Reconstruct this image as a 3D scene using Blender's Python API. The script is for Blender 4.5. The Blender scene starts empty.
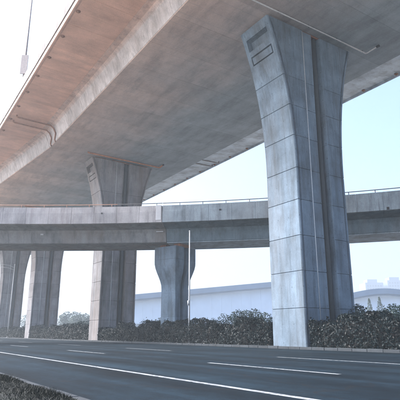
import bpy, bmesh, math, random
from mathutils import Vector, Matrix
import numpy as np

random.seed(7); RNG = np.random.default_rng(11)
S = bpy.context.scene
COL = S.collection
R = math.radians

# ---------------------------------------------------------------- camera
FPX, HORIZON, VPX, CAM_H = 479.2, 333.36, -124.45, 0.95      # focal length in px of a 400 px picture
PITCH = math.atan((HORIZON - 200) / FPX)
FH = FPX / math.cos(PITCH)
ALPHA = math.atan((200 - VPX) / FH)                          # road direction is -X, this far left of the view
HEAD = Vector((-math.cos(ALPHA), math.sin(ALPHA), 0)); RIGHT = Vector((math.sin(ALPHA), math.cos(ALPHA), 0))
cam = bpy.data.cameras.new('camera'); camo = bpy.data.objects.new('camera', cam); COL.objects.link(camo)
camo.location = (0, 0, CAM_H)
fw = HEAD * math.cos(PITCH) + Vector((0, 0, math.sin(PITCH)))
camo.rotation_euler = fw.to_track_quat('-Z', 'Y').to_euler()
cam.sensor_width = 36; cam.lens = FPX / 400 * 36; cam.clip_start = 0.05; cam.clip_end = 12000
S.camera = camo

# ---------------------------------------------------------------- sky, sun, exposure
SUN_AZ, SUN_EL = R(232), R(38)                               # azimuth counted from +X
sd = Vector((math.cos(SUN_AZ) * math.cos(SUN_EL), math.sin(SUN_AZ) * math.cos(SUN_EL), math.sin(SUN_EL)))
w = bpy.data.worlds.new('World'); S.world = w; w.use_nodes = True
nt = w.node_tree; nt.nodes.clear()
sky = nt.nodes.new('ShaderNodeTexSky'); sky.sky_type = 'NISHITA'; sky.sun_disc = False
sky.sun_elevation = SUN_EL; sky.sun_rotation = math.pi / 2 - SUN_AZ
sky.air_density = 0.8; sky.dust_density = 8.0; sky.ozone_density = 1.0; sky.altitude = 0
bg = nt.nodes.new('ShaderNodeBackground'); bg.inputs[1].default_value = 0.13
wo = nt.nodes.new('ShaderNodeOutputWorld')
nt.links.new(sky.outputs[0], bg.inputs[0]); nt.links.new(bg.outputs[0], wo.inputs[0])
sun = bpy.data.lights.new('sun', 'SUN'); sun.energy = 0.55; sun.angle = R(14); sun.color = (1, .95, .9)
suno = bpy.data.objects.new('sun', sun); COL.objects.link(suno); suno.rotation_euler = sd.to_track_quat('Z', 'Y').to_euler()
S.view_settings.view_transform = 'Standard'; S.view_settings.look = 'None'
S.view_settings.use_white_balance = True; S.view_settings.white_balance_temperature = 5650; S.view_settings.white_balance_tint = 8
S.view_settings.exposure = 2.2; S.view_settings.gamma = 1
S.view_settings.use_curve_mapping = False

# ---------------------------------------------------------------- materials
def nodes(name):
    m = bpy.data.materials.new(name); m.use_nodes = True
    t = m.node_tree; return m, t, t.nodes['Principled BSDF']
def N(t, kind, **kw):
    n = t.nodes.new(kind)
    for k, v in kw.items(): setattr(n, k, v)
    return n
def noise(t, vec, scale, detail=5, rough=.6, stretch=None):
    if stretch:
        mp = N(t, 'ShaderNodeMapping'); mp.inputs['Scale'].default_value = stretch
        t.links.new(vec, mp.inputs[0]); vec = mp.outputs[0]
    n = N(t, 'ShaderNodeTexNoise'); n.inputs['Scale'].default_value = scale
    n.inputs['Detail'].default_value = detail; n.inputs['Roughness'].default_value = rough
    t.links.new(vec, n.inputs['Vector']); return n.outputs['Fac']
def ramp(t, fac, stops):
    r = N(t, 'ShaderNodeValToRGB'); e = r.color_ramp.elements
    while len(e) < len(stops): e.new(.5)
    for i, (p, c) in enumerate(stops):
        e[i].position = p; e[i].color = (c, c, c, 1) if not hasattr(c, '__len__') else (*c, 1)
    t.links.new(fac, r.inputs[0]); return r.outputs[0]
def mix(t, a, b, fac, mode='MIX'):
    m = N(t, 'ShaderNodeMix', data_type='RGBA', blend_type=mode)
    for s, v in ((m.inputs[0], fac), (m.inputs[6], a), (m.inputs[7], b)):
        if hasattr(v, 'is_linked'): t.links.new(v, s)
        elif hasattr(v, '__len__'): s.default_value = (*v, 1)
        else: s.default_value = v
    return m.outputs[2]
def mul(t, a, b, op='MULTIPLY'):
    m = N(t, 'ShaderNodeMath', operation=op)
    for s, v in ((m.inputs[0], a), (m.inputs[1], b)):
        if hasattr(v, 'is_linked'): t.links.new(v, s)
        else: s.default_value = v
    return m.outputs[0]

ALB = .64                                                       # overall tone of the concrete
def concrete(name, base, streak=(1, 1, .12), dark=.55, warm=None, warm_amt=.0, stain=.8, board=None, contrast=1., across=None, up=None, ties=False):
    """cast concrete: cloudy tone, run-down streaks, fine grain, pores, rust stains"""
    base = tuple(x * ALB for x in base)
    if warm: warm = tuple(x * ALB for x in warm)
    if across: across = (across[0], across[1], tuple(x * ALB for x in across[2]))
    m, t, b = nodes(name)
    geo = N(t, 'ShaderNodeNewGeometry'); pos = geo.outputs['Position']
    oi = N(t, 'ShaderNodeObjectInfo')
    cloud = ramp(t, noise(t, pos, .55, 6, .62), [(.3, 1 - .28 * contrast), (.72, 1 + .2 * contrast)])
    st = ramp(t, noise(t, pos, 1.5, 7, .68, streak), [(.33, 1 - .36 * contrast), (.52, 1.0), (.75, 1 + .14 * contrast)])
    fine = ramp(t, noise(t, pos, 14, 4, .7), [(.3, .88), (.7, 1.1)])
    if across:                                                  # warm glow painted into the colour, fading from near deck edge to far
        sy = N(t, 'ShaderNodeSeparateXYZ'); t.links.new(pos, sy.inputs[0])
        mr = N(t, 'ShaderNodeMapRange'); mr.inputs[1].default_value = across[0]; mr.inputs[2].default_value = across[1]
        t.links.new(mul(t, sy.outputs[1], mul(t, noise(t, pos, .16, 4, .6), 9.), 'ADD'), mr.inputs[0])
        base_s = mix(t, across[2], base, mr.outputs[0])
    elif up:                                                    # colour that changes with height (brighter light painted in lower down)
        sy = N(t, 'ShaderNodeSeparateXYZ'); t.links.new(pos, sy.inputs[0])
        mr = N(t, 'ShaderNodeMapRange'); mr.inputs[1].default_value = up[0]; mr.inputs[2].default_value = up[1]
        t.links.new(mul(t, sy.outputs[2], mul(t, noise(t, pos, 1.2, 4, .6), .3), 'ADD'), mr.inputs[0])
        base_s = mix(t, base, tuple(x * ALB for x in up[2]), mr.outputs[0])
    else: base_s = base
    c = mix(t, base_s, cloud, 1, 'MULTIPLY'); c = mix(t, c, st, 1, 'MULTIPLY'); c = mix(t, c, fine, 1, 'MULTIPLY')
    tone = N(t, 'ShaderNodeMapRange'); tone.inputs[3].default_value = .9; tone.inputs[4].default_value = 1.1
    t.links.new(oi.outputs['Random'], tone.inputs[0])
    c = mix(t, c, tone.outputs[0], 1, 'MULTIPLY')
    drip = ramp(t, noise(t, pos, 5.5, 6, .7, (1, 1, .035) if streak[2] < .5 else (streak[0] * .2, streak[1] * .2, 1)), [(.52, 0.), (.68, 1.)])
    dmask = ramp(t, noise(t, pos, .5, 3, .6), [(.42, 0.), (.6, 1.)])
    c = mix(t, c, tuple(x * .42 for x in base), mul(t, mul(t, drip, dmask), .55 * contrast))
    pale = ramp(t, noise(t, pos, 2.4, 7, .78), [(.6, 0.), (.72, 1.)])
    c = mix(t, c, tuple(min(.9, x * 1.5) for x in base), mul(t, pale, .4))
    grit = ramp(t, noise(t, pos, 5., 8, .8), [(.57, 0.), (.66, 1.)])
    c = mix(t, c, tuple(x * .45 for x in base), mul(t, mul(t, grit, dmask), .55))
    blot = ramp(t, noise(t, pos, .9, 8, .75, (1, 1, .6)), [(.56, 0.), (.74, 1.)])
    c = mix(t, c, tuple(x * dark for x in base), mul(t, blot, stain * .75))
    if warm:
        rust = ramp(t, noise(t, pos, .35, 6, .7, streak), [(.45, 0.), (.68, 1.)])
        c = mix(t, c, warm, mul(t, rust, warm_amt))
    pores = N(t, 'ShaderNodeTexVoronoi'); pores.inputs['Scale'].default_value = 2.6
    t.links.new(pos, pores.inputs['Vector'])
    pf = ramp(t, pores.outputs['Distance'], [(.035, 1.), (.06, 0.)])
    c = mix(t, c, tuple(x * .35 for x in base), mul(t, pf, .6))
    if ties:                                                    # plugged formwork tie holes
        sx = N(t, 'ShaderNodeSeparateXYZ'); t.links.new(pos, sx.inputs[0])
        def cell(v, k, o):
            f_ = N(t, 'ShaderNodeMath', operation='FRACT'); t.links.new(mul(t, mul(t, v, 1 / k), o, 'ADD'), f_.inputs[0])
            q = mul(t, mul(t, f_.outputs[0], -.5, 'ADD'), k); return mul(t, q, q)
        d2 = mul(t, cell(mul(t, sx.outputs[0], sx.outputs[1], 'ADD'), 1.05, .37), cell(sx.outputs[2], 1.18, .21), 'ADD')
        hole = ramp(t, d2, [(.0016, 1.), (.0026, 0.)])
        c = mix(t, c, tuple(x * .4 for x in base), mul(t, hole, .7))
    h = mul(t, noise(t, pos, 22, 5, .7), .5)
    if board:                                                   # faint formwork board relief, repeat along one axis
        sx = N(t, 'ShaderNodeSeparateXYZ'); t.links.new(pos, sx.inputs[0])
        fr = mul(t, mul(t, sx.outputs[board[0]], 1 / board[1]), 0, 'ADD')
        fl = N(t, 'ShaderNodeMath', operation='FRACT'); t.links.new(fr, fl.inputs[0])
        ln = ramp(t, fl.outputs[0], [(.0, 0.), (.03, 1.), (.97, 1.), (1., 0.)])
        c = mix(t, mix(t, c, .78, 1, 'MULTIPLY') if False else c, tuple(x * .6 for x in base), mul(t, mul(t, ln, -1, 'MULTIPLY'), 1, 'ADD') if False else mul(t, mul(t, 1, ln, 'SUBTRACT'), .3))
        h = mul(t, h, mul(t, ln, .4), 'ADD')
    bp = N(t, 'ShaderNodeBump'); bp.inputs['Strength'].default_value = .35; bp.inputs['Distance'].default_value = .02
    t.links.new(h, bp.inputs['Height']); t.links.new(bp.outputs[0], b.inputs['Normal'])
    t.links.new(c, b.inputs['Base Color']); b.inputs['Roughness'].default_value = .88
    return m
def plain(name, col, rough=.6, metal=0., var=.12, scale=6):
    m, t, b = nodes(name)
    geo = N(t, 'ShaderNodeNewGeometry')
    v = ramp(t, noise(t, geo.outputs['Position'], scale, 5), [(.3, 1 - var), (.7, 1 + var)])
    t.links.new(mix(t, col, v, 1, 'MULTIPLY'), b.inputs['Base Color'])
    b.inputs['Roughness'].default_value = rough; b.inputs['Metallic'].default_value = metal
    return m
def leafmat(name, stops, transl=.25):
    m, t, b = nodes(name)
    geo = N(t, 'ShaderNodeNewGeometry')
    big = noise(t, geo.outputs['Position'], .8, 4)
    f = mul(t, mul(t, geo.outputs['Random Per Island'], .6), mul(t, big, .6), 'ADD')
    c = ramp(t, f, stops)
    t.links.new(c, b.inputs['Base Color']); b.inputs['Roughness'].default_value = .45
    b.inputs['Specular IOR Level'].default_value = .22
    tr = N(t, 'ShaderNodeBsdfTranslucent'); t.links.new(c, tr.inputs[0])
    ms = N(t, 'ShaderNodeMixShader'); ms.inputs[0].default_value = transl
    out = t.nodes['Material Output']
    t.links.new(b.outputs[0], ms.inputs[1]); t.links.new(tr.outputs[0], ms.inputs[2]); t.links.new(ms.outputs[0], out.inputs[0])
    return m

M = {}
RUST = (.27, .12, .06)
M['pillar'] = concrete('pillar_concrete', (.235, .325, .425), ties=True, dark=.45, warm=(.30, .26, .22), warm_amt=.25, contrast=1.35)  # bluer tint carries the cool side of the painted colour cast
M['pillar_far'] = concrete('pillar_concrete_warm', (.35, .345, .365), ties=True, dark=.5, warm=(.36, .26, .20), warm_amt=.5, contrast=1.3)  # warmer copy: the glow from the left put into the colour
M['soffit'] = concrete('soffit_concrete', (.50, .58, .64), streak=(.15, .6, 1), dark=.55, board=(0, 1.3), across=(17., 31., (1.0, .72, .58)), contrast=.65, stain=.22)  # near side tinted warm to stand in for the glow
M['web'] = concrete('web_concrete', (.92, .86, .85), up=(25.1, 25.62, (1.0, .62, .45)), dark=.6, warm=(.5, .38, .3), warm_amt=.3)  # paler than its neighbours: side light painted into the base colour
M['wing'] = concrete('wing_concrete', (1.12, .70, .52), streak=(.6, .2, 1), dark=.8, warm=(.95, .55, .39), warm_amt=.4, board=(0, 1.3), contrast=.55, stain=.4)  # peach tone is the warm glow painted into the wing colour
M['wing_far'] = concrete('wing_concrete_pale', (.95, 1.08, 1.2), streak=(.6, .2, 1), dark=.7, stain=.4)  # brightened copy of the wing, light from the far side painted in
M['parapet'] = concrete('parapet_concrete', (.36, .33, .32), dark=.6, warm=RUST, warm_amt=.25)
M['ramp'] = concrete('ramp_concrete', (.26, .345, .41), dark=.5, warm=(.3, .24, .2), warm_amt=.3)
M['ramp_warm'] = concrete('ramp_concrete_warm', (.38, .385, .395), dark=.55, warm=(.36, .26, .2), warm_amt=.5)  # warmer copy for the left span, warm cast painted in
M['soffit_lit'] = concrete('ramp_soffit_lit', (.85, 1.0, 1.15), dark=.6, stain=.5)  # light on the ramp underside painted as a paler colour
M['ramp_parapet'] = concrete('ramp_parapet_concrete', (.42, .50, .57), dark=.5, warm=(.4, .36, .33), warm_amt=.3, contrast=1.2)
M['ramp_parapet_lit'] = concrete('ramp_parapet_concrete_lit', (.58, .56, .57), dark=.6, warm=(.45, .35, .3), warm_amt=.25)  # lit copy of the parapet colour for the left span
M['kerb'] = concrete('kerb_concrete', (.06, .072, .085), dark=.5)
M['steel_pale'] = plain('galvanised_steel', (.62, .63, .64), .45, .3)
M['pole_white'] = plain('white_pole_paint', (.5, .5, .5), .45, 0, .06)
M['pipe_rust'] = plain('rusty_pipe', (.30, .16, .10), .8, .2, .3, 3)
M['pipe_orange'] = plain('orange_rust_pipe', (.46, .21, .11), .8, .1, .25, 3)
M['bearing'] = plain('rusty_bearing', (.22, .10, .055), .85, .1, .3, 4)
M['dark'] = plain('dark_iron', (.03, .03, .032), .7)
M['slot_shade'] = plain('slot_shade_dark', (.05, .06, .07), .8)  # dark colour stands in for the shade inside the pillar slots
M['rail'] = plain('weathered_rail', (.16, .15, .15), .6, .4, .2)
M['rail_rust'] = plain('rust_painted_rail', (.38, .22, .15), .7, .2, .2)
M['panel_white'] = plain('pale_panel', (.5, .5, .51), .5, 0, .05)
M['trunk'] = plain('bark', (.06, .045, .035), .9, 0, .3, 8)
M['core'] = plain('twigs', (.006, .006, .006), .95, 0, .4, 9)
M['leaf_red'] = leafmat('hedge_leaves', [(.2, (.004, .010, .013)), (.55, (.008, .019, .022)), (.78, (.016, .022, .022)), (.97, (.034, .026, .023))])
M['leaf_green'] = leafmat('shrub_leaves', [(.2, (.010, .022, .022)), (.5, (.024, .045, .042)), (.85, (.07, .10, .10))])
M['leaf_far'] = leafmat('far_tree_leaves', [(.2, (.02, .035, .025)), (.8, (.06, .085, .06))])
M['grass'] = leafmat('grass_blades', [(.2, (.004, .007, .007)), (.55, (.008, .012, .010)), (.9, (.02, .021, .017))])
M['hall_wall'] = plain('hall_cladding', (.34, .44, .58), .5, 0, .06, .2)
M['hall_roof'] = plain('hall_roof_metal', (.09, .13, .19), .45, .2, .1, .3)
M['hall_glass'] = plain('hall_glazing', (.22, .28, .35), .15, 0, .1, .5)
M['tower'] = plain('tower_wall', (.17, .21, .27), .7, 0, .08, .05)
M['tower_glass'] = plain('tower_windows', (.10, .13, .17), .2)

def road_mat():
    m, t, b = nodes('asphalt')
    geo = N(t, 'ShaderNodeNewGeometry'); pos = geo.outputs['Position']
    a = ramp(t, noise(t, pos, 38, 4, .85), [(.32, .5), (.68, 1.55)])
    wear = ramp(t, noise(t, pos, 1.1, 5, .6, (.03, 1, 1)), [(.35, .62), (.65, 1.35)])
    patch = ramp(t, noise(t, pos, .22, 7, .72), [(.38, .65), (.62, 1.3)])
    mott = ramp(t, noise(t, pos, 5, 7, .75, (.5, 1, 1)), [(.34, .72), (.66, 1.3)])
    sy = N(t, 'ShaderNodeSeparateXYZ'); t.links.new(pos, sy.inputs[0])
    wv = N(t, 'ShaderNodeMath', operation='SINE')                # two wheel tracks in each lane, polished paler
    t.links.new(mul(t, mul(t, sy.outputs[1], mul(t, noise(t, pos, .15, 2), .5), 'ADD'), 2 * math.pi / 1.95), wv.inputs[0])
    trk = N(t, 'ShaderNodeMapRange'); trk.inputs[1].default_value = -1; trk.inputs[3].default_value = .8; trk.inputs[4].default_value = 1.2
    t.links.new(wv.outputs[0], trk.inputs[0])
    c = mix(t, (.0085, .0165, .024), a, 1, 'MULTIPLY'); c = mix(t, c, mott, 1, 'MULTIPLY'); c = mix(t, c, trk.outputs[0], 1, 'MULTIPLY'); c = mix(t, c, wear, 1, 'MULTIPLY'); c = mix(t, c, patch, 1, 'MULTIPLY')
    cr = N(t, 'ShaderNodeTexVoronoi', feature='DISTANCE_TO_EDGE'); cr.inputs['Scale'].default_value = .22
    mp = N(t, 'ShaderNodeMapping'); mp.inputs['Scale'].default_value = (.5, 1, 1)
    wob = N(t, 'ShaderNodeTexNoise'); wob.inputs['Scale'].default_value = 1.2; wob.inputs['Detail'].default_value = 6
    t.links.new(pos, wob.inputs['Vector'])
    pv = N(t, 'ShaderNodeVectorMath', operation='ADD'); t.links.new(pos, pv.inputs[0]); t.links.new(wob.outputs['Color'], pv.inputs[1])
    t.links.new(pv.outputs[0], mp.inputs[0]); t.links.new(mp.outputs[0], cr.inputs['Vector'])
    cf = mul(t, ramp(t, cr.outputs['Distance'], [(.0, 1.), (.009, 0.)]), ramp(t, noise(t, pos, .12, 2), [(.44, 0.), (.56, .9)]))
    c = mix(t, c, (.014, .014, .015), cf)
    bp = N(t, 'ShaderNodeBump'); bp.inputs['Strength'].default_value = .5; bp.inputs['Distance'].default_value = .01
    t.links.new(noise(t, pos, 90, 3, .8), bp.inputs['Height']); t.links.new(bp.outputs[0], b.inputs['Normal'])
    t.links.new(c, b.inputs['Base Color'])
    t.links.new(ramp(t, noise(t, pos, .3, 4, .6, (.1, 1, 1)), [(.3, .68), (.7, .88)]), b.inputs['Roughness'])
    b.inputs['Specular IOR Level'].default_value = .13
    return m
M['road'] = road_mat()
def paint_mat():
    m, t, b = nodes('worn_road_paint')
    geo = N(t, 'ShaderNodeNewGeometry'); pos = geo.outputs['Position']
    w1 = ramp(t, noise(t, pos, 7, 8, .8), [(.42, 1.), (.56, 0.)])
    w2 = ramp(t, noise(t, pos, .6, 4, .6), [(.35, 1.), (.65, .5)])
    dirt = ramp(t, noise(t, pos, 1.2, 5, .7, (.15, 1, 1)), [(.3, .6), (.7, 1.1)])
    c = mix(t, mix(t, (.44, .46, .47), dirt, 1, 'MULTIPLY'), (.025, .03, .035), mul(t, w1, w2))
    t.links.new(c, b.inputs['Base Color']); b.inputs['Roughness'].default_value = .7
    return m
M['paint'] = paint_mat()
def soil_mat(name, a, bcol, sc):
    m, t, b = nodes(name)
    geo = N(t, 'ShaderNodeNewGeometry'); pos = geo.outputs['Position']
    c = mix(t, a, bcol, ramp(t, noise(t, pos, sc, 7, .7), [(.38, 0.), (.62, 1.)]))
    bp = N(t, 'ShaderNodeBump'); bp.inputs['Strength'].default_value = .7; bp.inputs['Distance'].default_value = .04
    t.links.new(noise(t, pos, sc * 8, 5, .7), bp.inputs['Height']); t.links.new(bp.outputs[0], b.inputs['Normal'])
    t.links.new(c, b.inputs['Base Color']); b.inputs['Roughness'].default_value = .95
    return m
M['soil'] = soil_mat('verge_soil', (.014, .015, .014), (.016, .02, .015), 3.)
M['ground'] = soil_mat('ground_earth', (.38, .33, .26), (.46, .40, .32), .2)  # kept pale and warm to bounce fill light onto the deck underside
M['hill'] = soil_mat('hill_green', (.05, .075, .05), (.08, .10, .07), .02)

# ---------------------------------------------------------------- builders
def link(name, me, parent=None, mat=None):
    o = bpy.data.objects.new(name, me); COL.objects.link(o)
    if parent is not None: o.parent = parent
    if mat is not None and me is not None and not me.materials: me.materials.append(M[mat])
    return o
def mesh(name, V, F, mat, parent=None, smooth=False):
    me = bpy.data.meshes.new(name); me.from_pydata([tuple(v) for v in V], [], F); me.validate()
    bm = bmesh.new(); bm.from_mesh(me); bmesh.ops.recalc_face_normals(bm, faces=bm.faces); bm.to_mesh(me); bm.free()
    if smooth: me.polygons.foreach_set('use_smooth', [True] * len(me.polygons))
    return link(name, me, parent, mat)
def thing(name, label, cat, group=None, loc=(0, 0, 0), rz=0.):
    o = bpy.data.objects.new(name, None); COL.objects.link(o); o.location = loc; o.rotation_euler.z = rz
    o.empty_display_size = .5
    o['label'] = label; o['category'] = cat
    if group: o['group'] = group
    return o
def tag(o, label, cat, group=None):
    o['label'] = label; o['category'] = cat
    if group: o['group'] = group
    return o
def struct(o): o['kind'] = 'structure'; return o
def stuff(o): o['kind'] = 'stuff'; return o
def boxVF(x0, x1, y0, y1, z0, z1):
    V = [(x, y, z) for z in (z0, z1) for x, y in ((x0, y0), (x1, y0), (x1, y1), (x0, y1))]
    return V, [(3, 2, 1, 0), (4, 5, 6, 7), (0, 1, 5, 4), (1, 2, 6, 5), (2, 3, 7, 6), (3, 0, 4, 7)]
def box(name, x0, x1, y0, y1, z0, z1, mat, parent=None, bev=0.):
    V, F = boxVF(x0, x1, y0, y1, z0, z1)
    o = mesh(name, V, F, mat, parent)
    if bev:
        bm = bmesh.new(); bm.from_mesh(o.data)
        bmesh.ops.bevel(bm, geom=bm.edges[:], offset=bev, segments=1, affect='EDGES'); bm.to_mesh(o.data); bm.free()
    return o
def loft(rings):
    n = len(rings[0]); V = [p for r in rings for p in r]; F = []
    for i in range(len(rings) - 1):
        for j in range(n):
            k = (j + 1) % n
            F.append((i * n + j, i * n + k, (i + 1) * n + k, (i + 1) * n + j))
    F.append(tuple(range(n - 1, -1, -1))); F.append(tuple(range((len(rings) - 1) * n, len(rings) * n)))
    return V, F
def tubeVF(pts, rad, seg=8):
    pts = [Vector(p) for p in pts]; rings = []
    rads = rad if hasattr(rad, '__len__') else [rad] * len(pts)
    ref = Vector((0, 0, 1))
    d0 = (pts[1] - pts[0]).normalized()
    u = d0.cross(Vector((0, 0, 1)) if abs(d0.z) < .9 else Vector((1, 0, 0))).normalized()
    for i, p in enumerate(pts):
        d = (pts[min(i + 1, len(pts) - 1)] - pts[max(i - 1, 0)]).normalized()
        u = (u - d * u.dot(d)).normalized(); v = d.cross(u)
        rings.append([p + (u * math.cos(a) + v * math.sin(a)) * rads[i] for a in [2 * math.pi * k / seg for k in range(seg)]])
    return loft(rings)
def tube(name, pts, rad, mat, parent=None, seg=8):
    V, F = tubeVF(pts, rad, seg); o = mesh(name, V, F, mat, parent)
    for p in o.data.polygons: p.use_smooth = len(p.vertices) == 4
    return o
def merge(parts):
    V, F = [], []
    for v, f in parts:
        b = len(V); V += [tuple(x) for x in v]; F += [tuple(i + b for i in q) for q in f]
    return V, F
def bigmesh(name, V, tri_or_quads, mat, parent=None):
    """numpy verts (n,3) and faces (m,k)"""
    V = np.asarray(V, np.float32); F = np.asarray(tri_or_quads, np.int32); k = F.shape[1]
    me = bpy.data.meshes.new(name); me.vertices.add(len(V)); me.vertices.foreach_set('co', V.ravel())
    me.loops.add(F.size); me.loops.foreach_set('vertex_index', F.ravel())
    me.polygons.add(len(F)); me.polygons.foreach_set('loop_start', np.arange(len(F), dtype=np.int32) * k)
    me.polygons.foreach_set('loop_total', np.full(len(F), k, np.int32)); me.update(calc_edges=True)
    return link(name, me, parent, mat)
def at(px, D):
    """ground point that shows at column px (of 400) at forward distance D"""
    p = HEAD * D + RIGHT * ((px - 200) / FH * D); return Vector((p.x, p.y, 0))

# ---------------------------------------------------------------- ground, road, kerbs
struct(mesh('ground', *boxVF(-1400, 1400, -1400, 1400, -2, -.03), 'ground'))
ROAD0, KERB = 2.72, 22.0
struct(mesh('road', [(-900, ROAD0, 0), (400, ROAD0, 0), (400, KERB + .02, 0), (-900, KERB + .02, 0)], [(0, 1, 2, 3)], 'road'))
def strip(name, x0, x1, y, wd, parent):
    V = [(x0, y - wd / 2, .004), (x1, y - wd / 2, .004), (x1, y + wd / 2, .004), (x0, y + wd / 2, .004)]
    return mesh(name, V, [(0, 1, 2, 3)], 'paint', parent)
mk = bpy.data.objects.new('road_markings', None); COL.objects.link(mk); struct(mk)
strip('edge_line', -600, 150, 5.57, .16, mk)
for i in range(-16, 6): strip('lane_dash', -14.0 - 14.6 * i, -14.0 - 14.6 * i + 5.6, 9.48, .16, mk)
for i in range(-16, 6): strip('lane_dash', -15.8 - 14.9 * i, -15.8 - 14.9 * i + 6.0, 14.15, .16, mk)
struct(mesh('verge', *boxVF(-900, 400, KERB + .16, 46, -.02, .13), 'soil'))
kb = bpy.data.objects.new('kerb', None); COL.objects.link(kb); struct(kb)
V, F = boxVF(-.493, .493, 0, .16, -.05, .16); kme = None
for i in range(130):
    x = 5 - i * 1.0
    if kme is None:
        k0 = mesh('kerb_stone', V, F, 'kerb', kb); kme = k0.data
        bm = bmesh.new(); bm.from_mesh(kme); bmesh.ops.bevel(bm, geom=bm.edges[:], offset=.018, segments=1, affect='EDGES'); bm.to_mesh(kme); bm.free(); o = k0
    else: o = link('kerb_stone', kme, kb)
    o.location = (x, KERB + random.uniform(-.012, .012), random.uniform(-.012, .006)); o.rotation_euler.z = random.uniform(-.008, .008)
nv = mesh('near_verge', *boxVF(-900, 400, -2.5, ROAD0 - .14, -.02, .03), 'soil'); struct(nv)
ke = bpy.data.objects.new('edging', None); COL.objects.link(ke); struct(ke)
V, F = boxVF(-.494, .494, -.14, 0, -.05, .035); eme = None
for i in range(60):
    x = 6 - i * 1.0
    o = mesh('edging_stone', V, F, 'kerb', ke) if eme is None else link('edging_stone', eme, ke)
    if eme is None:
        eme = o.data; bm = bmesh.new(); bm.from_mesh(eme); bmesh.ops.bevel(bm, geom=bm.edges[:], offset=.012, segments=1, affect='EDGES'); bm.to_mesh(eme); bm.free()
    o.location = (x, ROAD0 + random.uniform(-.01, .01), random.uniform(-.008, .004))

# ---------------------------------------------------------------- upper viaduct (runs along X)
SOF, WB = 23.6, 25.42            # box soffit height, wing underside height
YN, YF = 15.0, 33.7              # soffit edges
EN, EF = 9.2, 39.5               # deck edges
JOINT = -57.8
def widen(x): return max(0., (JOINT - x) * .105)
def ewiden(x): return max(0., (-68 - x) * .105)
def near_sec(x):                 # half section near side, from soffit edge to wing root
    s = -widen(x)
    return [(YN + .06 + s, SOF), (YN - .0 + s, SOF + .05), (YN + .0 + s, WB - .02)]
def web_sec(x):
    s = -widen(x)
    return [(YN - .001 + s, SOF + .052), (YN - .03 + s, SOF + .07), (YN - .42 + s, WB - .62), (YN - .56 + s, WB - .34), (YN - .85 + s, WB - .14), (YN - 1.4 + s, WB - .06), (YN - 1.4 + s, WB + .36), (YN - .001 + s, WB + .36)]
def far_sec(x):
    return [(YF - .06, SOF), (YF + .02, SOF + .07), (YF + .36, WB - .8), (YF + .52, WB - .6), (YF + .8, WB - .46), (YF + 1.4, WB - .4)]
viaduct = thing('elevated_viaduct', 'huge concrete box girder viaduct overhead, carried by the tall flared pillars', 'viaduct')
def seg(name, secf, xs, mat, parent, cen=None):
    """extrude a section along X with a small V groove at both ends"""
    x0, x1 = xs; rings = []
    for x, ins in ((x0, .025), (x0 + .025, 0), (x1 - .025, 0), (x1, .025)):
        s = secf(x); cy = sum(p[0] for p in s) / len(s); cz = sum(p[1] for p in s) / len(s)
        rings.append([(x, p[0] + ins * (1 if p[0] < cy else -1), p[1] + ins * (1 if p[1] < cz else -1)) for p in s])
    V, F = loft(rings); return mesh(name, V, F, mat, parent)
box_sec = lambda x: near_sec(x) + [(YN - widen(x), WB + .35)] + [(YF + 1.4, WB + .35)] + far_sec(x)[::-1]
wing_n = lambda x: [(YN - 1.41 - widen(x), WB - .06), (EN + .3 - ewiden(x), WB + .02), (EN + .12 - ewiden(x), WB - .06), (EN - ewiden(x), WB - .06), (EN - ewiden(x), WB + .36), (YN - 1.41 - widen(x), WB + .36)]
wing_f = lambda x: [(YF + 1.41, WB - .4), (EF - .3, WB + .1), (EF - .12, WB - .06), (EF, WB - .06), (EF, WB + .36), (YF + 1.41, WB + .36)]
par_n = lambda x: [(EN - .06 - ewiden(x), WB + .5), (EN - .06 - ewiden(x), WB + 1.2), (EN + .02 - ewiden(x), WB + 2.05), (EN + .28 - ewiden(x), WB + 2.05), (EN + .42 - ewiden(x), WB + .5)]
par_f = lambda x: [(EF + .06, WB + .5), (EF + .06, WB + 1.2), (EF - .02, WB + 2.05), (EF - .28, WB + 2.05), (EF - .42, WB + .5)]
xs = [JOINT + .03 + 3.9 * i for i in range(26)]
spans = [(xs[i], xs[i + 1]) for i in range(25)]
xl = [JOINT - .03 - 3.9 * i for i in range(27)]
spans += [(xl[i + 1], xl[i]) for i in range(26)]
for x0, x1 in spans:
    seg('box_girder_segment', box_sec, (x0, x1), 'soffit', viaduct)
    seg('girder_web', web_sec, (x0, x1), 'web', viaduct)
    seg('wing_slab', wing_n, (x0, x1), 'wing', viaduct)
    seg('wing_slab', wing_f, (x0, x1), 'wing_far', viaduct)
    for k in range(2):
        a, b_ = x0 + (x1 - x0) * k / 2, x0 + (x1 - x0) * (k + 1) / 2
        seg('parapet_panel', par_n, (a + .004, b_ - .004), 'parapet', viaduct)
    seg('parapet_panel', par_f, (x0 + .004, x1 - .004), 'parapet', viaduct)
    seg('kerb_course', lambda x: [(EN + .03 - ewiden(x), WB + .361), (EN + .03 - ewiden(x), WB + .499), (EN + .4 - ewiden(x), WB + .499), (EN + .4 - ewiden(x), WB + .361)], (x0, x1), 'dark', viaduct)
    seg('kerb_course', lambda x: [(EF - .03, WB + .361), (EF - .03, WB + .499), (EF - .4, WB + .499), (EF - .4, WB + .361)], (x0, x1), 'dark', viaduct)
    seg('deck_surface', lambda x: [(EN + .45 - ewiden(x), WB + .361), (EN + .45 - ewiden(x), WB + .45), (EF - .45, WB + .45), (EF - .45, WB + .361)], (x0, x1), 'road', viaduct)
    xm = (x0 + x1) / 2
    for ye, s in ((EN + .48 - ewiden(xm), 1), (EF - .48, -1)):
        sp = tube('drain_spout', [(xm, ye, WB + .05), (xm, ye, WB - .12)], .075, 'pipe_rust', viaduct, 8)
        tube('collar', [(xm, ye, WB + .03), (xm, ye, WB - .02)], .19, 'pipe_rust', sp, 10)
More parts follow.
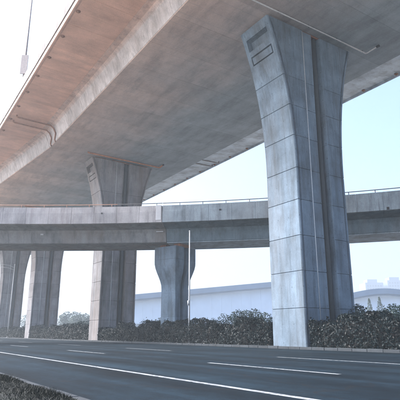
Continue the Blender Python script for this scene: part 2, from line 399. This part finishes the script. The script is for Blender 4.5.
# rubber strip closing the movement joint
seg('expansion_joint', lambda x: [(p[0] + .05 * (1 if p[0] < 24 else -1), p[1] + .05 if p[1] < WB else p[1] - .05) for p in box_sec(JOINT)], (JOINT - .03, JOINT + .03), 'dark', viaduct)
# cross drain pipes below the wings near the joint, and along the pillar tops
for xp in (-54.4, -56.1):
    tube('drain_pipe', [(xp, EN + .85, WB + .02), (xp, EN + .85, WB - .2), (xp, EN + 1.05, WB - .26), (xp, YN - 1.0, WB - .34), (xp, YN - .62, WB - .62), (xp - .1, YN - .3, WB - 1.15), (xp - .9, YN - .14, SOF + .2), (xp - 1.0, YN + .02, SOF - .08)], .09, 'pipe_rust', viaduct)
    tube('drain_pipe', [(xp, EF - .7, WB + .02), (xp, EF - .7, WB - .2), (xp, EF - 1.0, WB - .26), (xp, YF + 1.0, WB - .34), (xp, YF + .7, WB - .7)], .09, 'rail', viaduct)
for xp, y0, y1, mt in ((-21.95, 17.4, 30.8, 'steel_pale'), (-56.6, 19.6, 30.0, 'pipe_orange'), (-88.9, 19.6, 30.0, 'pipe_orange')):
    dpp = tube('drain_pipe', [(xp, y0, SOF + .05), (xp, y0 + .05, SOF - .1), (xp, y1, SOF - .16), (xp + .12, y1 + .08, SOF - .15), (xp + 1.1, y1 + .05, SOF - .12)], .055 if mt == 'steel_pale' else .1, mt, viaduct)
    tube('pipe_end', [(xp + 1.05, y1 + .05, SOF - .12), (xp + 1.3, y1 + .05, SOF - .12)], .1, 'dark', dpp)
    for k in range(5):
        yy = y0 + .6 + (y1 - y0 - 1) * k / 4
        tube('pipe_hanger', [(xp, yy, SOF - .22), (xp, yy, SOF + .02)], .018, 'dark', dpp, 6)

# ---------------------------------------------------------------- viaduct pillars
PX, PY0, PY1, PTOP = 1.575, -2.42, 2.42, 23.28
def flare(z):
    t = max(0., (z - 11.5) / (PTOP - 11.5)); return t ** 2.15
def psec(z, ins=0.):
    f = flare(z); a = PY0 - 2.15 * f; b = PY1 + 2.0 * f; hx = PX
    def face(sgn):
        """points on the +X (sgn 1) or -X face from near to far; slot, corner reveals"""
        L = b - a
        sl0, sl1, dp = .02 + .1 * f, .88 + .06 * f, 1.15 - .6 * f
        pts = [(hx - .06, a + .0), (hx, a + .06), (hx, a + .17), (hx - .12, a + .2), (hx - .12, a + .31), (hx, a + .34),
               (hx, PY0 + 1.36), (hx - .09, PY0 + 1.37), (hx - .09, sl0 - .1), (hx - .2, sl0), (hx - dp, sl0 + .05), (hx - dp, sl1 - .05), (hx - .05, sl1), (hx, sl1 + .05),
               (hx, b - .34), (hx - .12, b - .31), (hx - .12, b - .2), (hx, b - .17), (hx, b - .06), (hx - .06, b)]
        return [(sgn * x, y) for x, y in pts]
    P = face(1) + face(-1)[::-1]
    # split the near face so that panels can be recessed into it
    P = P + [(-hx + .42, a), (hx - .42, a)]
    if ins:
        P = [(x * (1 - ins / hx), (y - (a + b) / 2) * (1 - ins / 2.4) + (a + b) / 2) for x, y in P]
    return [(x, y, z) for x, y in P]
def lift_mesh(name, z0, z1, panels=()):
    zs = [(z0, .05), (z0 + .035, 0)]
    n = max(1, int((z1 - z0) / .45)) if z1 > 11 else 1
    mid = [z0 + .025 + (z1 - z0 - .05) * i / n for i in range(1, n)]
    for p in panels: mid = [m for m in mid if not (p[0] - .1 < m < p[1] + .1)] + [p[0], p[1]]
    zs += [(z, 0) for z in sorted(mid)] + [(z1 - .035, 0), (z1, .05)]
    rings = [psec(z, i) for z, i in zs]
    V, F = loft(rings); n = len(rings[0])
    me = bpy.data.meshes.new(name); me.from_pydata(V, [], F); me.validate()
    bm = bmesh.new(); bm.from_mesh(me); bmesh.ops.recalc_face_normals(bm, faces=bm.faces)
    if panels:
        bm.verts.ensure_lookup_table()
        for p in panels:
            fs = [f for f in bm.faces if len(f.verts) == 4 and all(p[0] - .01 <= v.co.z <= p[1] + .01 and abs(abs(v.co.x) - (PX - .42)) < .02 and v.co.y < 0 for v in f.verts)]
            if fs:
                r = bmesh.ops.extrude_face_region(bm, geom=fs)
                nv_ = [g for g in r['geom'] if isinstance(g, bmesh.types.BMVert)]
                bmesh.ops.translate(bm, verts=nv_, vec=(0, .5 if p[1] > 22 else .2, 0)); bmesh.ops.delete(bm, geom=fs, context='FACES')
        bmesh.ops.recalc_face_normals(bm, faces=bm.faces)
    bm.to_mesh(me); bm.free(); return me
LIFTS = [-.05, 2.42, 4.8, 7.15, 9.62, 11.9, 14.3, 16.6, 18.85, PTOP]
lift_me = {}
pillars = []
for (xc, lab, mt) in ((-24.05, 'nearest and largest flared concrete pillar, bluish grey, full height in view', 'pillar'),
                      (-58.93, 'flared concrete pillar second from the right, passing behind the low ramp', 'pillar_far'),
                      (-91.2, 'distant grey concrete pillar third from the right, at the left behind the ramp', 'pillar_far'),
                      (-118.8, 'farthest concrete pillar at the left edge beside a thin lamp pole', 'pillar_far')):
    P = thing('viaduct_pillar', lab, 'pillar', 'tall flared viaduct pillars', (xc, 25.02, .1))
    for i in range(len(LIFTS) - 1):
        pan = ((20.62, 21.32), (21.72, 22.6)) if i == len(LIFTS) - 2 else ()
        key = (i, mt)
        if key not in lift_me:
            lift_me[key] = lift_mesh('concrete_lift', LIFTS[i] + .001, LIFTS[i + 1] - .001, pan); lift_me[key].materials.append(M[mt])
        link('concrete_lift', lift_me[key], P)
    ring = []
    for z in (20.73, 20.97, 21.21):
        yn = PY0 - 2.15 * flare(z); w0 = PX - .42 - .1
        ring.append([(-w0, yn + .01, z), (w0, yn + .01, z), (w0, yn + .195, z), (-w0, yn + .195, z)])
    V, F = loft(ring); mesh('inset_panel', V, F, mt, P)
    for s in (-1, 1):
        a = [(s * (PX - .05), PY0 + 1.42, z) for z in (0, 6, 11.5, 14, 16.5, 18.5, 20.5, 22, 23.2)]
        tube('drain_downpipe', a, .042, 'steel_pale', P)
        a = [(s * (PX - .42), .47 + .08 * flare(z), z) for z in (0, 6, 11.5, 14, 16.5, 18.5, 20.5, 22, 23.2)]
        tube('slot_shade_tube', a, .2, 'slot_shade', P, 10)  # added dark tube that deepens the shade in the slot
    for yy in (-3.2, 3.0):
        box('bearing_pad', -1.2, 1.2, yy - .75, yy + .75, PTOP + .001, SOF - .102, 'bearing', P, .02)
    box('bearing_plinth', -1.35, 1.35, -1.6, 1.4, PTOP + .001, SOF - .16, 'bearing', P, .02)
    pillars.append(P)

# ---------------------------------------------------------------- low curved ramp crossing behind the near pillar
RC = Vector((33.89, -41.24)); RR = 96.78; RTOP = 12.95
def rp(ang, t, z):               # t: distance outwards (away from the camera) from the near edge
    return (RC.x + (RR + t) * math.cos(ang), RC.y + (RR + t) * math.sin(ang), z)
ramp_o = thing('curved_ramp', 'low curved concrete ramp bridge crossing the picture behind the nearest pillar', 'bridge')
RW = 9.4
def rseg(name, sec, a0, a1, mat, sub=1, ins=.018, parent=None):
    g = .018 / RR; cy = sum(p[0] for p in sec) / len(sec); cz = sum(p[1] for p in sec) / len(sec)
    rings = []
    for a, i in ((a0, ins), (a0 + g, 0), (a1 - g, 0), (a1, ins)):
        rings.append([rp(a, p[0] + i * (1 if p[0] < cy else -1), p[1] + i * (1 if p[1] < cz else -1)) for p in sec])
    V, F = loft(rings); return mesh(name, V, F, mat, parent or ramp_o)
def mir(sec): return [(RW - t, z) for t, z in sec][::-1]
par = [(0, 11.28), (0, 12.35), (.06, RTOP), (.3, RTOP), (.42, 11.98), (.42, 11.28)]
wingr = [(.421, 11.28), (.421, 11.72), (2.0, 11.72), (2.0, 11.02)]
boxr = [(2.001, 11.72), (2.001, 11.0), (2.18, 10.7), (2.42, 9.83), (2.5, 9.76)]
boxr = boxr + mir(boxr)
decks = [(.43, 11.721), (.43, 11.80), (RW - .43, 11.80), (RW - .43, 11.721)]
DA = 2.25 / RR; A_J = R(139.55)
ks = list(range(-14, 21))
for k in ks:                     # k>=0: left of the joint (warm cast and brighter light in its colours), k<0: right of it
    a0 = A_J + k * DA + (.02 / RR if k >= 0 else -.02 / RR); a1 = a0 + DA
    left_span = k >= 0
    rseg('parapet_panel', par, a0 + .004 / RR, a1 - .004 / RR, 'ramp_parapet_lit' if left_span else 'ramp_parapet')
    rseg('parapet_panel', mir(par), a0 + .004 / RR, a1 - .004 / RR, 'ramp_parapet_lit' if left_span else 'ramp_parapet')
    rseg('wing_slab', wingr, a0, a1, 'ramp_warm' if left_span else 'ramp'); rseg('wing_slab', mir(wingr), a0, a1, 'ramp_warm' if left_span else 'ramp')
    rseg('box_girder_segment', boxr, a0, a1, 'ramp_warm' if left_span else 'ramp')
    if not left_span: rseg('soffit_lit_sheet', [(2.5, 9.725), (2.5, 9.758), (RW - 2.5, 9.758), (RW - 2.5, 9.725)], a0, a1, 'soffit_lit', ins=.004)  # added pale sheet that paints in light under the right span
    rseg('deck_surface', decks, a0, a1, 'road')
    rm = 'rail_rust' if k >= 2 else 'rail'
    for t in (.18, RW - .18):
        V, F = tubeVF([rp(a0, t, RTOP + .27), rp((a0 + a1) / 2, t, RTOP + .27), rp(a1, t, RTOP + .27)], .038, 6)
        mesh('rail', V, F, rm, ramp_o)
        am = a0 + .25 * DA
        tube('rail_post', [rp(am, t, RTOP - .02), rp(am, t, RTOP + .26)], .035, rm, ramp_o, 6)
rseg('expansion_joint', [(p[0] + .04 * (1 if p[0] < 4.7 else -1), p[1] + (.04 if p[1] < 10.8 else -.04)) for p in boxr], A_J - .02 / RR, A_J + .02 / RR, 'dark', ins=0)
pl = rseg('joint_cover_plate', [(-.03, 11.5), (-.03, RTOP + .02), (-.002, RTOP + .02), (-.002, 11.5)], A_J + .1 / RR, A_J + .62 / RR, 'panel_white', ins=.005)
pl['label'] = 'white cover plate over the joint of the ramp parapet'
# small fittings on the ramp's near side
for px_a, t, z, sz, mt, nm in ((146.9, 2.05, 10.62, (.28, .16, .16), 'panel_white', 'ramp_light'), (139.9, 1.9, 10.75, (.7, .1, .1), 'panel_white', 'pipe_stub'),
                               (127.35, -.03, 11.42, (.22, .06, .22), 'dark', 'scupper'), (133.3, -.03, 11.42, (.16, .06, .16), 'dark', 'scupper'), (143.1, -.03, 12.3, (.14, .06, .12), 'dark', 'scupper'), (136.2, -.03, 12.3, (.2, .06, .14), 'dark', 'scupper')):
    a = R(px_a); c = Vector(rp(a, t, z)); e = Vector((-math.sin(a), math.cos(a), 0)); n_ = Vector((math.cos(a), math.sin(a), 0))
    V = [c + e * sx * sz[0] / 2 + n_ * sy * sz[1] / 2 + Vector((0, 0, sz_ * sz[2] / 2)) for sz_ in (-1, 1) for sx, sy in ((-1, -1), (1, -1), (1, 1), (-1, 1))]
    mesh(nm, V, boxVF(0, 1, 0, 1, 0, 1)[1], mt, ramp_o)

# ramp pier (flares on all four sides)
PIER_A = A_J - .25 / RR
pc = rp(PIER_A - .3 / RR, 4.3, .1)
right_dir = HEAD * math.cos(R(36)) + RIGHT * math.sin(R(36))
pier = thing('ramp_pier', 'small flared grey concrete pier holding up the curved ramp behind the hedge', 'pier', None, pc, math.atan2(right_dir.y, right_dir.x))
def pier_sec(z, ins=0):
    t = min(1., max(0., (z - 5.2) / 2.6)); f = t * t * (3 - 2 * t) * .62
    hx, hy = 1.05 + f * 1.0, .93 + f * .75         # local x points away from the camera, local -y is the right face
    P = [(hx - .05, -hy), (hx, -hy + .05), (hx, hy - .05), (hx - .05, hy), (-hx + .05, hy), (-hx, hy - .05), (-hx, -hy + .05), (-hx + .05, -hy)]
    P += [(-.28, -hy), (-.26, -hy + .4), (.26, -hy + .4), (.28, -hy)]
    return [(x * (1 - ins), y * (1 - ins), z) for x, y in P]
pz = [-.05, 2.4, 4.7, 8.0, 9.3]
for i in range(4):
    z0, z1 = pz[i] + .001, pz[i + 1] - .001; n = 8 if i == 2 else 1
    zs = [(z0, .012), (z0 + .02, 0)] + [(z0 + (z1 - z0) * j / n, 0) for j in range(1, n)] + [(z1 - .02, 0), (z1, .012)]
    V, F = loft([pier_sec(z, q) for z, q in zs]); mesh('pier_cap' if i == 3 else 'concrete_lift', V, F, 'pillar', pier)
for yy in (-.9, .9): box('bearing_pad', -.9, .9, yy - .4, yy + .4, 9.301, 9.655, 'bearing', pier, .02)

# ---------------------------------------------------------------- poles
# pale pole in the hedge between the pillars
P = thing('pole', 'thin white pole rising from the hedge in front of the ramp pier', 'pole', None, (-36.6, 22.75, .13))
tube('shaft', [(0, 0, 0), (0, 0, 5), (0, 0, 9.8)], [.075, .068, .055], 'pole_white', P, 10)
tube('base_flange', [(0, 0, 0), (0, 0, .03)], .2, 'steel_pale', P, 10)
tube('cap', [(0, 0, 9.8), (0, 0, 9.9)], [.08, .05], 'steel_pale', P, 10)
tube('cable_box', [(.0, -.1, 3.2), (0, -.1, 3.6)], .09, 'steel_pale', P, 6)
# street lamp far left
P = thing('street_lamp', 'slim street lamp with arms at its top, standing at the far left', 'street lamp', None, (-106.5, 22.6, .13))
tube('shaft', [(0, 0, 0), (0, 0, 8), (0, 0, 15)], [.14, .11, .08], 'pole_white', P, 10)
for dx, dz in ((-.5, -.5), (.5, 0.)):
    arm = tube('arm', [(0, 0, 14.2 + dz), (dx * .5, -1.2, 14.6 + dz), (dx, -3.2, 14.75 + dz)], .05, 'pole_white', P, 8)
    V, F = boxVF(dx - .15, dx + .15, -4.0, -3.15, 14.68 + dz, 14.84 + dz); mesh('lamp_head', V, F, 'steel_pale', arm)
tube('base_flange', [(0, 0, 0), (0, 0, .04)], .3, 'steel_pale', P, 10)
# mast on the viaduct edge with its pale panel
M['mast'] = plain('weathered_mast', (.22, .18, .16), .6, .2)
M['mast_panel'] = plain('mast_panel', (.45, .38, .34), .6)
P = thing('mast', 'tall thin mast with a pale rectangular panel on the edge of the viaduct, upper left', 'mast', None, (-50.1, EN + .3, WB + 2.05))
tube('shaft', [(0, 0, 0), (0, 0, 6), (0, 0, 13.5)], [.11, .09, .07], 'mast', P, 10)
tube('base_flange', [(0, 0, 0), (0, 0, .05)], .22, 'mast', P, 10)
u = RIGHT
V = [Vector((0, 0, 0)) + u * sx * .37 + HEAD * (sy * .06) + HEAD * -.16 + Vector((0, 0, z)) for z in (.95, 3.25) for sx, sy in ((-1, -1), (1, -1), (1, 1), (-1, 1))]
mesh('panel', V, boxVF(0, 1, 0, 1, 0, 1)[1], 'mast_panel', P)
for z in (1.2, 3.0): tube('panel_bracket', [(0, 0, z), tuple(HEAD * -.2 + Vector((0, 0, z)))], .04, 'mast', P, 6)

# ---------------------------------------------------------------- leaves
def leaves(cent, nrm, size, jit=.7):
    """bent leaf quads: centres (n,3), outward normals (n,3), size (n,)"""
    n = len(cent); d = nrm + RNG.normal(0, jit, (n, 3)); d /= np.linalg.norm(d, axis=1)[:, None]
    u_ = np.cross(d, RNG.normal(0, 1, (n, 3))); u_ /= np.linalg.norm(u_, axis=1)[:, None]
    v_ = np.cross(d, u_); s = size[:, None]
    a = cent - u_ * s * .55; b = cent + v_ * s * .27 + d * s * .08; c = cent + u_ * s * .55 + d * s * .05; e = cent - v_ * s * .27 + d * s * .08
    V = np.stack([a, b, c, e], 1).reshape(-1, 3); F = np.arange(4 * n).reshape(-1, 4); return V, F
def lump(x, y, seed):
    return .5 * np.sin(x * 1.7 + seed) * np.sin(y * 2.1 + seed * 2) + .3 * np.sin(x * 4.3 + seed * 3 + y) + .25 * np.sin(x * 9.1 + seed) * np.cos(y * 7.7)
def domes(x, seed):
    """top outline of a row of grown-together bushes, 0..1"""
    out = np.zeros_like(x); rg = np.random.default_rng(int(seed * 100))
    c = np.arange(-130, 10, 1.15); c = np.sort(c + rg.normal(0, .3, len(c))); h = rg.uniform(.15, 1.05, len(c)); w_ = rg.uniform(.55, 1.05, len(c))
    i0 = np.searchsorted(c, x)
    for d in (-2, -1, 0, 1):
        i = np.clip(i0 + d, 0, len(c) - 1); q = np.clip(1 - ((x - c[i]) / w_[i]) ** 2, 0, 1); out = np.maximum(out, h[i] * np.sqrt(q))
    return out
def hedge(label, x0, x1, y0, y1, ht, seed, dens=300, leaf=.14, mat='leaf_red'):
    root = thing('hedge', label, 'hedge', 'clipped reddish hedges along the kerb', ((x0 + x1) / 2, (y0 + y1) / 2, .13))
    L, W = x1 - x0, y1 - y0; cx, cy = -(x0 + x1) / 2, -(y0 + y1) / 2
    per = ht + W + ht; n = int(L * per * dens)
    x = RNG.uniform(x0, x1, n); s = RNG.uniform(0, per, n)
    y = np.where(s < ht, y0, np.where(s < ht + W, y0 + s - ht, y1)); z = np.where(s < ht, s, np.where(s < ht + W, ht, per - s))
    nr = np.stack([np.zeros(n), np.where(s < ht, -1., np.where(s < ht + W, 0., 1.)), np.where((s >= ht) & (s < ht + W), 1., .0)], 1)
    # round the shoulders, uneven outline
    k = np.clip((z - ht + .45) / .45, 0, 1); yc = (y0 + y1) / 2
    y = yc + (y - yc) * (1 - .22 * k ** 2) ; dz = lump(x, y, seed) * .14 + (domes(x + .35 * np.sin(y * 3), seed) - .55) * .95
    z = z + dz * np.clip(z / ht, 0, 1) ** 1.5; off = lump(x * 1.3, z * 2, seed + 2) * .14 + (domes(x, seed) - .7) * .22 - RNG.exponential(.1, n)
    c = np.stack([x, y, z], 1) + nr * off[:, None]
    # ends
    m = int(W * ht * dens * 2)
    e = np.stack([np.where(RNG.random(m) < .5, x0, x1), RNG.uniform(y0 + .1, y1 - .1, m), RNG.uniform(0, ht, m)], 1)
    ne = np.zeros((m, 3)); ne[:, 0] = np.sign(e[:, 0] - (x0 + x1) / 2); e[:, 0] -= ne[:, 0] * RNG.exponential(.07, m)
    # sprigs that stick out at the top
    q = int(L * 26); sx = RNG.uniform(x0, x1, q); sy = RNG.uniform(y0 + .1, y1 - .1, q)
    sz = ht + lump(sx, sy, seed) * .14 + (domes(sx + .35 * np.sin(sy * 3), seed) - .55) * .95 + RNG.exponential(.06, q)
    c = np.vstack([c, e, np.stack([sx, sy, sz], 1)]); nn = np.vstack([nr, ne, np.tile([0, 0, 1.], (q, 1))])
    c[:, 2] = np.maximum(c[:, 2], .03)
    V_, F_ = leaves(c, nn, RNG.uniform(.75, 1.35, len(c)) * leaf); V_ = V_ + np.array([cx, cy, 0])
    stuff(bigmesh('foliage', V_, F_, mat, root))
    # dark twiggy inside
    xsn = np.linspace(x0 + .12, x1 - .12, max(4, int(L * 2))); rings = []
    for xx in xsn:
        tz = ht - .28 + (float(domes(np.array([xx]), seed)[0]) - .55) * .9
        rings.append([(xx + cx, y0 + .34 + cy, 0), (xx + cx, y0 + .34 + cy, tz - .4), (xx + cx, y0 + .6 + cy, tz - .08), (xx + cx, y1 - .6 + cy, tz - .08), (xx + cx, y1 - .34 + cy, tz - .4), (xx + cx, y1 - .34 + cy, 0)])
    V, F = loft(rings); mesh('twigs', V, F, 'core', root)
    return root
hedge('dark reddish hedge to the right of the nearest pillar', -22.2, -6., 22.5, 24.6, 1.62, 1.)
hedge('long reddish brown hedge between the nearest pillar and the second pillar', -57.3, -25.9, 22.5, 24.5, 1.55, 2.3)
hedge('short hedge between the second and third pillars', -89.4, -60.6, 22.5, 24.5, 1.65, 3.7, 130, .16)
hedge('most distant hedge at the left edge beyond the third pillar', -117., -93.1, 22.5, 24.5, 1.6, 5.1, 90, .19)

def shrub(label, x, y, h, r, seed, mat='leaf_green', n=2600, leaf=.13, name='shrub', cat='shrub', group='rounded shrubs behind the hedges', conical=False, trunk=None):
    root = thing(name, label, cat, group, (x, y, .1 if trunk is None else -.03))
    rg = np.random.default_rng(int(seed * 977) % 100000)
    blobs = []
    nb = 9 if not conical else 14
    for k in range(nb):
        if conical:
            f = k / (nb - 1); rr = r * (1 - .86 * f) * .8; blobs.append((rg.normal(0, .08) * r, rg.normal(0, .08) * r, h * (.18 + .74 * f), rr))
        else:
            a = rg.uniform(0, 6.28); q = rg.uniform(.1, .72) * r; rr = r * rg.uniform(.34, .56)
            blobs.append((q * math.cos(a), q * math.sin(a), rg.uniform(.42, .93) * h - rr * .55, rr))
    C, NN = [], []
    for bx, by, bz, br in blobs:
        m = n // nb; d = rg.normal(0, 1, (m, 3)); d /= np.linalg.norm(d, axis=1)[:, None]
        rad = br * (1 + .16 * np.sin(d[:, 0] * 7 + seed) * np.sin(d[:, 2] * 6 + seed)) * (1 - rg.exponential(.12, m))
        C.append(np.array([bx, by, bz]) + d * rad[:, None] * np.array([1, 1, .95])); NN.append(d)
    if conical:                                                 # ragged spire of foliage
        fz = rg.random(n) ** 1.3; an_ = rg.uniform(0, 6.28, n); rq = r * (1 - fz) ** .8 * (1 - rg.exponential(.18, n)).clip(.05) * (1 + .2 * np.sin(fz * 40 + an_ * 3)) + .08
        d = np.stack([np.cos(an_), np.sin(an_), np.full(n, .4)], 1)
        C = [np.stack([rq * np.cos(an_), rq * np.sin(an_), h * (.1 + .9 * fz)], 1)]; NN = [d]
    C = np.vstack(C); NN = np.vstack(NN); C[:, 2] = np.maximum(C[:, 2], .05)
    V_, F_ = leaves(C, NN, rg.uniform(.7, 1.4, len(C)) * leaf); stuff(bigmesh('crown', V_, F_, mat, root))
    tb = trunk if trunk else .05
    parts = [tubeVF([(0, 0, 0), (rg.normal(0, .04), rg.normal(0, .04), h * .3), (0, 0, h * .6)], [tb, tb * .75, tb * .4], 7)]
    for bx, by, bz, br in blobs[:6]: parts.append(tubeVF([(0, 0, h * .2), (bx * .5, by * .5, (h * .2 + bz) / 2), (bx, by, max(bz, h * .25))], [tb * .6, tb * .45, tb * .2], 5))
    V, F = merge(parts); mesh('trunk', V, F, 'trunk', root)
    return root
SH = [(203, 27.0, 1.9, 1.1, 'small round shrub just right of the ramp pier'), (214, 26.4, 2.2, 1.2, 'low shrub second to the right of the ramp pier'),
      (229, 26.6, 2.55, 1.35, 'shrub in the middle between the ramp pier and the nearest pillar'), (243, 26.0, 2.95, 1.5, 'tallest bushy shrub left of the nearest pillar'),
      (257, 26.2, 2.85, 1.4, 'bushy shrub close to the left side of the nearest pillar'), (268, 25.8, 2.4, 1.1, 'shrub touching the left edge of the nearest pillar'),
      (150, 28.5, 2.5, 1.4, 'shrub just left of the ramp pier'), (161, 27.5, 2.6, 1.1, 'shrub half hidden behind the ramp pier'),
      (360, 27.5, 2.9, 1.2, 'loose shrub right of the nearest pillar, in its gap to the hall'), (373, 29.5, 2.5, 1.2, 'low shrub second to the right of the nearest pillar'),
      (389, 26.8, 2.5, 1.4, 'dense shrub near the right edge above the hedge'), (401, 26.4, 2.6, 1.5, 'shrub cut by the right edge above the hedge')]
for i, (px, y, h, r, lab) in enumerate(SH):
    d = HEAD + RIGHT * ((px - 200) / FH); k = y / d.y
    shrub(lab, d.x * k, y, h, r, i * 1.37 + .5)
for i, (px, y, h, r, lab) in enumerate([(72, 27.5, 2.6, 1.5, 'hazy shrub right of the third pillar'), (84, 27.2, 3.0, 1.6, 'hazy shrub left of the second pillar'), (25, 28.5, 2.9, 1.5, 'hazy shrub left of the third pillar')]):
    d = HEAD + RIGHT * ((px - 200) / FH); k = y / d.y
    shrub(lab, d.x * k, y, h, r, i * 2.1 + 31.5, n=1800, leaf=.17)

# grass on the near verge (bottom left corner)
n = 42000
gx = RNG.uniform(-26, -3, n); gy = ROAD0 - .16 - RNG.exponential(.55, n); keep = gy > -1.2; gx, gy = gx[keep], gy[keep]; n = len(gx)
hh = RNG.uniform(.02, .065, n) * (1 + .6 * np.sin(gx * 2.1) * np.sin(gy * 3.3)); an = RNG.uniform(0, 6.28, n); le = RNG.normal(0, .5, (n, 2)) * hh[:, None]
wv = .004
b0 = np.stack([gx - wv * np.cos(an), gy - wv * np.sin(an), np.full(n, .028)], 1); b1 = np.stack([gx + wv * np.cos(an), gy + wv * np.sin(an), np.full(n, .028)], 1)
tp = np.stack([gx + le[:, 0], gy + le[:, 1], .03 + hh], 1)
g = bigmesh('grass', np.stack([b0, b1, tp], 1).reshape(-1, 3), np.arange(3 * n).reshape(-1, 3), 'grass')
stuff(g); g['label'] = 'short dark grass on the near verge, bottom left corner'; g['category'] = 'grass'

# ---------------------------------------------------------------- far halls, towers, trees, hills
def hall(label, D, prof, depth, roof_t, nm):
    """prof: list of (column px, roof top z); facade square to the view direction"""
    root = thing('exhibition_hall', label, 'hall', None, at((prof[0][0] + prof[-1][0]) / 2, D))
    o0 = root.location
    def pt(px, z, back=0.): p = at(px, D) + HEAD * back - o0; return (p.x, p.y, z)
    # wall bays, one panel each
    n = len(prof)
    for i in range(n - 1):
        (a, za), (b, zb) = prof[i], prof[i + 1]
        g = (b - a) * .003
        def bay(name, lo0, hi0, lo1, hi1, f0, f1, mat):
            V = [pt(a + g, lo0, f0), pt(b - g, lo1, f0), pt(b - g, lo1, f1), pt(a + g, lo0, f1), pt(a + g, hi0, f0), pt(b - g, hi1, f0), pt(b - g, hi1, f1), pt(a + g, hi0, f1)]
            return mesh(name, V, boxVF(0, 1, 0, 1, 0, 1)[1], mat, root)
        bay('wall_panel', 5.2, za - roof_t - .05, 5.2, zb - roof_t - .05, 0, 1.2, 'hall_wall')
        bay('glazing', 0, 5.1, 0, 5.1, .4, 1.0, 'hall_glass')
    rings = [[pt(px, z - roof_t, -3.5), pt(px, z, -3.2), pt(px, z, depth), pt(px, z - roof_t, depth)] for px, z in prof]
    V, F = loft(rings); mesh('roof', V, F, 'hall_roof', root)
    rings = [[pt(px, z - roof_t - .6, -3.0), pt(px, z - roof_t - .02, -3.0), pt(px, z - roof_t - .02, -2.4), pt(px, z - roof_t - .6, -2.4)] for px, z in prof]
    V, F = loft(rings); mesh('eaves_fascia', V, F, 'hall_roof', root)
    w0 = [pt(prof[0][0] + .5, 0, 1.3), pt(prof[-1][0] - .5, 0, 1.3), pt(prof[-1][0] - .5, 0, depth - 1), pt(prof[0][0] + .5, 0, depth - 1)]
    V = w0 + [(p[0], p[1], z - roof_t - .3) for p, z in zip(w0, (prof[0][1], prof[-1][1], prof[-1][1], prof[0][1]))]
    mesh('side_wall', V, boxVF(0, 1, 0, 1, 0, 1)[1], 'hall_wall', root)
    return root
D = 230; pxm = FH / D
prof = [(112 + 10 * i, 0) for i in range(24)]
prof = [(px, .95 + (38.2 + (px - 138) * .09 - max(0, px - 285) ** 2 * .0016) / pxm) for px, _ in prof]
hall('long pale exhibition hall with a rising roof, behind the hedge left of the nearest pillar', D, prof, 60, 2.4, 'a')
D2 = 200; prof = [(349 + 6 * i, .95 + (38.2 + 5.5 * math.sin(min(math.pi, max(0, (6 * i + 1) / 76 * math.pi)))) / (FH / D2)) for i in range(13)]
hall('pale hall with a low arched roof at the right edge, below the distant towers', D2, prof, 50, 2.2, 'b')

def tower(label, px, wpx, D, topz, dep):
    c = at(px, D); root = thing('tower_block', label, 'tower', 'hazy distant towers', c, math.atan2(RIGHT.y, RIGHT.x))
    wd = wpx / FH * D
    box('wall', -wd / 2, wd / 2, -dep / 2, dep / 2, -.03, topz, 'tower', root)
    box('roof', -wd * .3, wd * .25, -dep * .3, dep * .3, topz + .001, topz + 4, 'tower', root)
    fl = int(topz / 3.4)
    V, F = boxVF(-wd / 2 + 1.2, -wd / 2 + 1.2 + (wd - 2.4) / 6 - 1.4, -dep / 2 - .06, -dep / 2 + .1, 0, 1.7); me = None
    for r_ in range(max(1, fl - 14), fl):
        for c_ in range(6):
            if me is None: o = mesh('window', V, F, 'tower_glass', root); me = o.data
            else: o = link('window', me, root)
            o.location = (c_ * (wd - 2.4) / 6 + .7, 0, r_ * 3.4 + .9)
tower('hazy distant tower block just right of the nearest pillar', 375.5, 18, 560, 56.5, 22)
tower('hazy distant tower block cut by the right edge', 398, 18, 560, 59, 22)
for i, (px, D, h, r, lab) in enumerate([(372, 150, 11.3, 1.9, 'narrow conical tree in front of the right hall, left of a pair'), (382.5, 150, 11.8, 1.9, 'narrow conical tree in front of the right hall, right of a pair'), (359, 155, 9.0, 1.6, 'small narrow tree before the right hall, next to the nearest pillar')]):
    p = at(px, D); shrub(lab, p.x, p.y, h, r, i + 61.3, 'leaf_far', 1500, .32, 'conical_tree', 'tree', 'narrow trees before the right hall', True, .14)
for i, (px, D, h, r, lab) in enumerate([(66, 240, 11, 6, 'hazy far tree touching the right side of the third pillar'), (74, 230, 10, 6.5, 'hazy far tree in the gap between third and second pillars, left of its middle'),
                                        (83, 250, 12, 7, 'hazy far tree in the gap between third and second pillars, right of its middle'), (91, 235, 10.5, 6, 'hazy far tree touching the left side of the second pillar'),
                                        (24, 260, 11, 6.5, 'hazy far tree in the narrow gap between the two leftmost pillars')]):
    p = at(px, D); shrub(lab, p.x, p.y, h, r, i + 81.7, 'leaf_far', 1700, .75, 'round_tree', 'tree', 'far row of trees between the left pillars', False, .25)
# low hills on the horizon
for nm, D, hmax, a0, a1 in (('hills', 760, 17, -60, 40),):
    rings = []; nseg = 90
    for i in range(nseg + 1):
        px = -250 + 900 * i / nseg; p = at(px, D); hz = hmax * (.35 + .3 * math.sin(i * .31) + .2 * math.sin(i * .83 + 1) + .12 * math.sin(i * 1.9)); hz = max(2, hz)
        q = p + HEAD * 80; q2 = p + HEAD * 200
        rings.append([(p.x, p.y, -1), ((p.x + q.x) / 2, (p.y + q.y) / 2, hz * .7), (q.x, q.y, hz), (q2.x, q2.y, -1)])
    V, F = loft(rings); struct(mesh(nm, V, F, 'hill', None, True))

# ---------------------------------------------------------------- haze
m = bpy.data.materials.new('haze'); m.use_nodes = True; t = m.node_tree; t.nodes.clear()
out = t.nodes.new('ShaderNodeOutputMaterial'); pv = t.nodes.new('ShaderNodeVolumePrincipled')
pv.inputs['Color'].default_value = (.84, .93, 1, 1); pv.inputs['Density'].default_value = .0013; pv.inputs['Anisotropy'].default_value = .2
t.links.new(pv.outputs[0], out.inputs['Volume'])
M['haze'] = m
hz = mesh('haze', *boxVF(-1450, 1450, -1450, 1450, -3.0, 90), 'haze'); stuff(hz)
